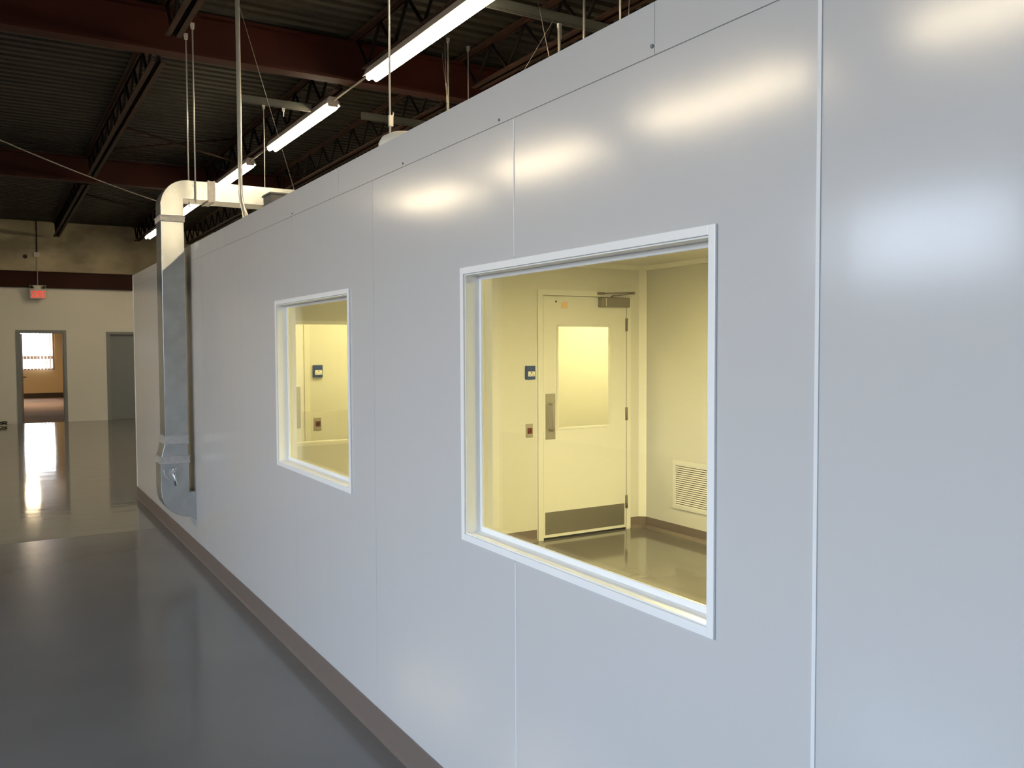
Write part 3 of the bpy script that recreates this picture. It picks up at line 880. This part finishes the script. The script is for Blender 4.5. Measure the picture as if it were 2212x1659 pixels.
def wire(p0, p1, label, r=0.0016, sag=0.0, n=2):
    m = MB()
    pts = [Vector(p0).lerp(Vector(p1), i/(n-1)) - Vector((0, 0, sag*4*(i/(n-1))*(1-i/(n-1)))) for i in range(n)]
    m.path(pts, r, 6)
    tag(link('support_wire', m, M['wire'], loc=p0), label, 'wire', GW)
wire((0.0, 6.0, 4.41), (0.60, 6.0, 2.40), 'long thin wire slanting from the top left past the second lamp to the wall')
wire((2.24, 5.35, 3.98), (1.45, 5.9, 2.40), 'wire slanting down to the left under the upper right strut channel', 0.002)
wire((2.05, 5.30, 4.2), (2.20, 4.9, 2.40), 'wire slanting down to the right under the upper right strut channel', 0.002)
wire((2.05, 6.72, 4.2), (2.11, 6.72, 2.40), 'thin wire below the middle of the nearest lamp, nearly upright', 0.0016)
wire((2.14, 6.95, 4.2), (2.36, 6.95, 2.40), 'thin wire below the middle of the nearest lamp, slanting right', 0.0016)
wire((2.25, 4.45, 4.2), (2.07, 4.35, 2.40), 'thin wire beside the rod nearest the upper panel joint', 0.0016)
m = MB()
a, b = Vector((-1.6, 11.5, 4.15)), Vector((1.3, 14.9, 3.90))
pts = [a.lerp(b, i/16) - Vector((0, 0, 0.05*4*(i/16)*(1-i/16))) for i in range(17)]
m.path(pts, 0.008, 6)
tag(link('cable', m, M['wire'], loc=a), 'drooping cable under the deck left of the duct elbow', 'cable')
def conduit(pts, r, label):
    m = MB(); m.path(pts, r, 12)
    tag(link('conduit', m, M['conduit'], loc=pts[-1]), label, 'conduit', 'upright conduits')
conduit([(0.15, 6.04, 4.42), (0.15, 6.04, 2.66), (0.151, 6.03, 2.61), (0.156, 5.985, 2.53), (0.157, 5.975, 2.49), (0.157, 5.975, 2.40)], 0.0145, 'tall bright conduit crossing the third lamp, nearer of two')
conduit([(0.158, 6.085, 4.42), (0.158, 6.085, 2.66), (0.165, 6.07, 2.60), (0.185, 6.02, 2.50), (0.188, 6.01, 2.40)], 0.0135, 'tall conduit tight behind the bright one, bent off at its foot')
# grey box and vent cap on the roof
t = thing('control_box', 'dark grey box standing on the roof edge in front of the horizontal duct', 'box', (0.66, 6.4, 2.40))
m = MB(); m.box(0.428, 0.95, 6.3, 6.5, 2.40, 2.722)
link('box_body', m, M['grey_box'], t, bevel=0.004)
m = MB(); m.box(0.418, 0.96, 6.29, 6.51, 2.722, 2.734)
link('box_lid', m, M['grey_box'], t)
m = MB(); m.lathe((0.20, 3.45, 2.40), [(0.06, 0), (0.06, 0.04), (0.105, 0.05), (0.105, 0.075), (0.09, 0.10), (0.055, 0.118), (0.02, 0.122)], 28)
tag(link('exhaust_cowl', m, M['cap_white'], loc=(0.20, 3.45, 2.40)), 'cream rounded exhaust cowl peeking over the wall top', 'cowl')
for (x, y, l) in ((0.3, 2.08, 'small pale bracket on the roof edge near the upper panel joint'), (0.25, 2.38, 'small pale bracket on the roof edge beside the white rod')):
    t = thing('hanger_bracket', l, 'bracket', (x, y, 2.40), 'pale brackets along the wall top')
    m = MB(); m.box(x-.05, x+.05, y-.03, y+.03, 2.40, 2.41); m.box(x-.05, x-.04, y-.03, y+.03, 2.41, 2.49); m.box(x-.05, x+.03, y-.03, y+.03, 2.49, 2.50)
    link('bracket_plate', m, M['cap_white'], t)

for o in list(bpy.data.objects):
    if '_w' in o.keys(): del o['_w']
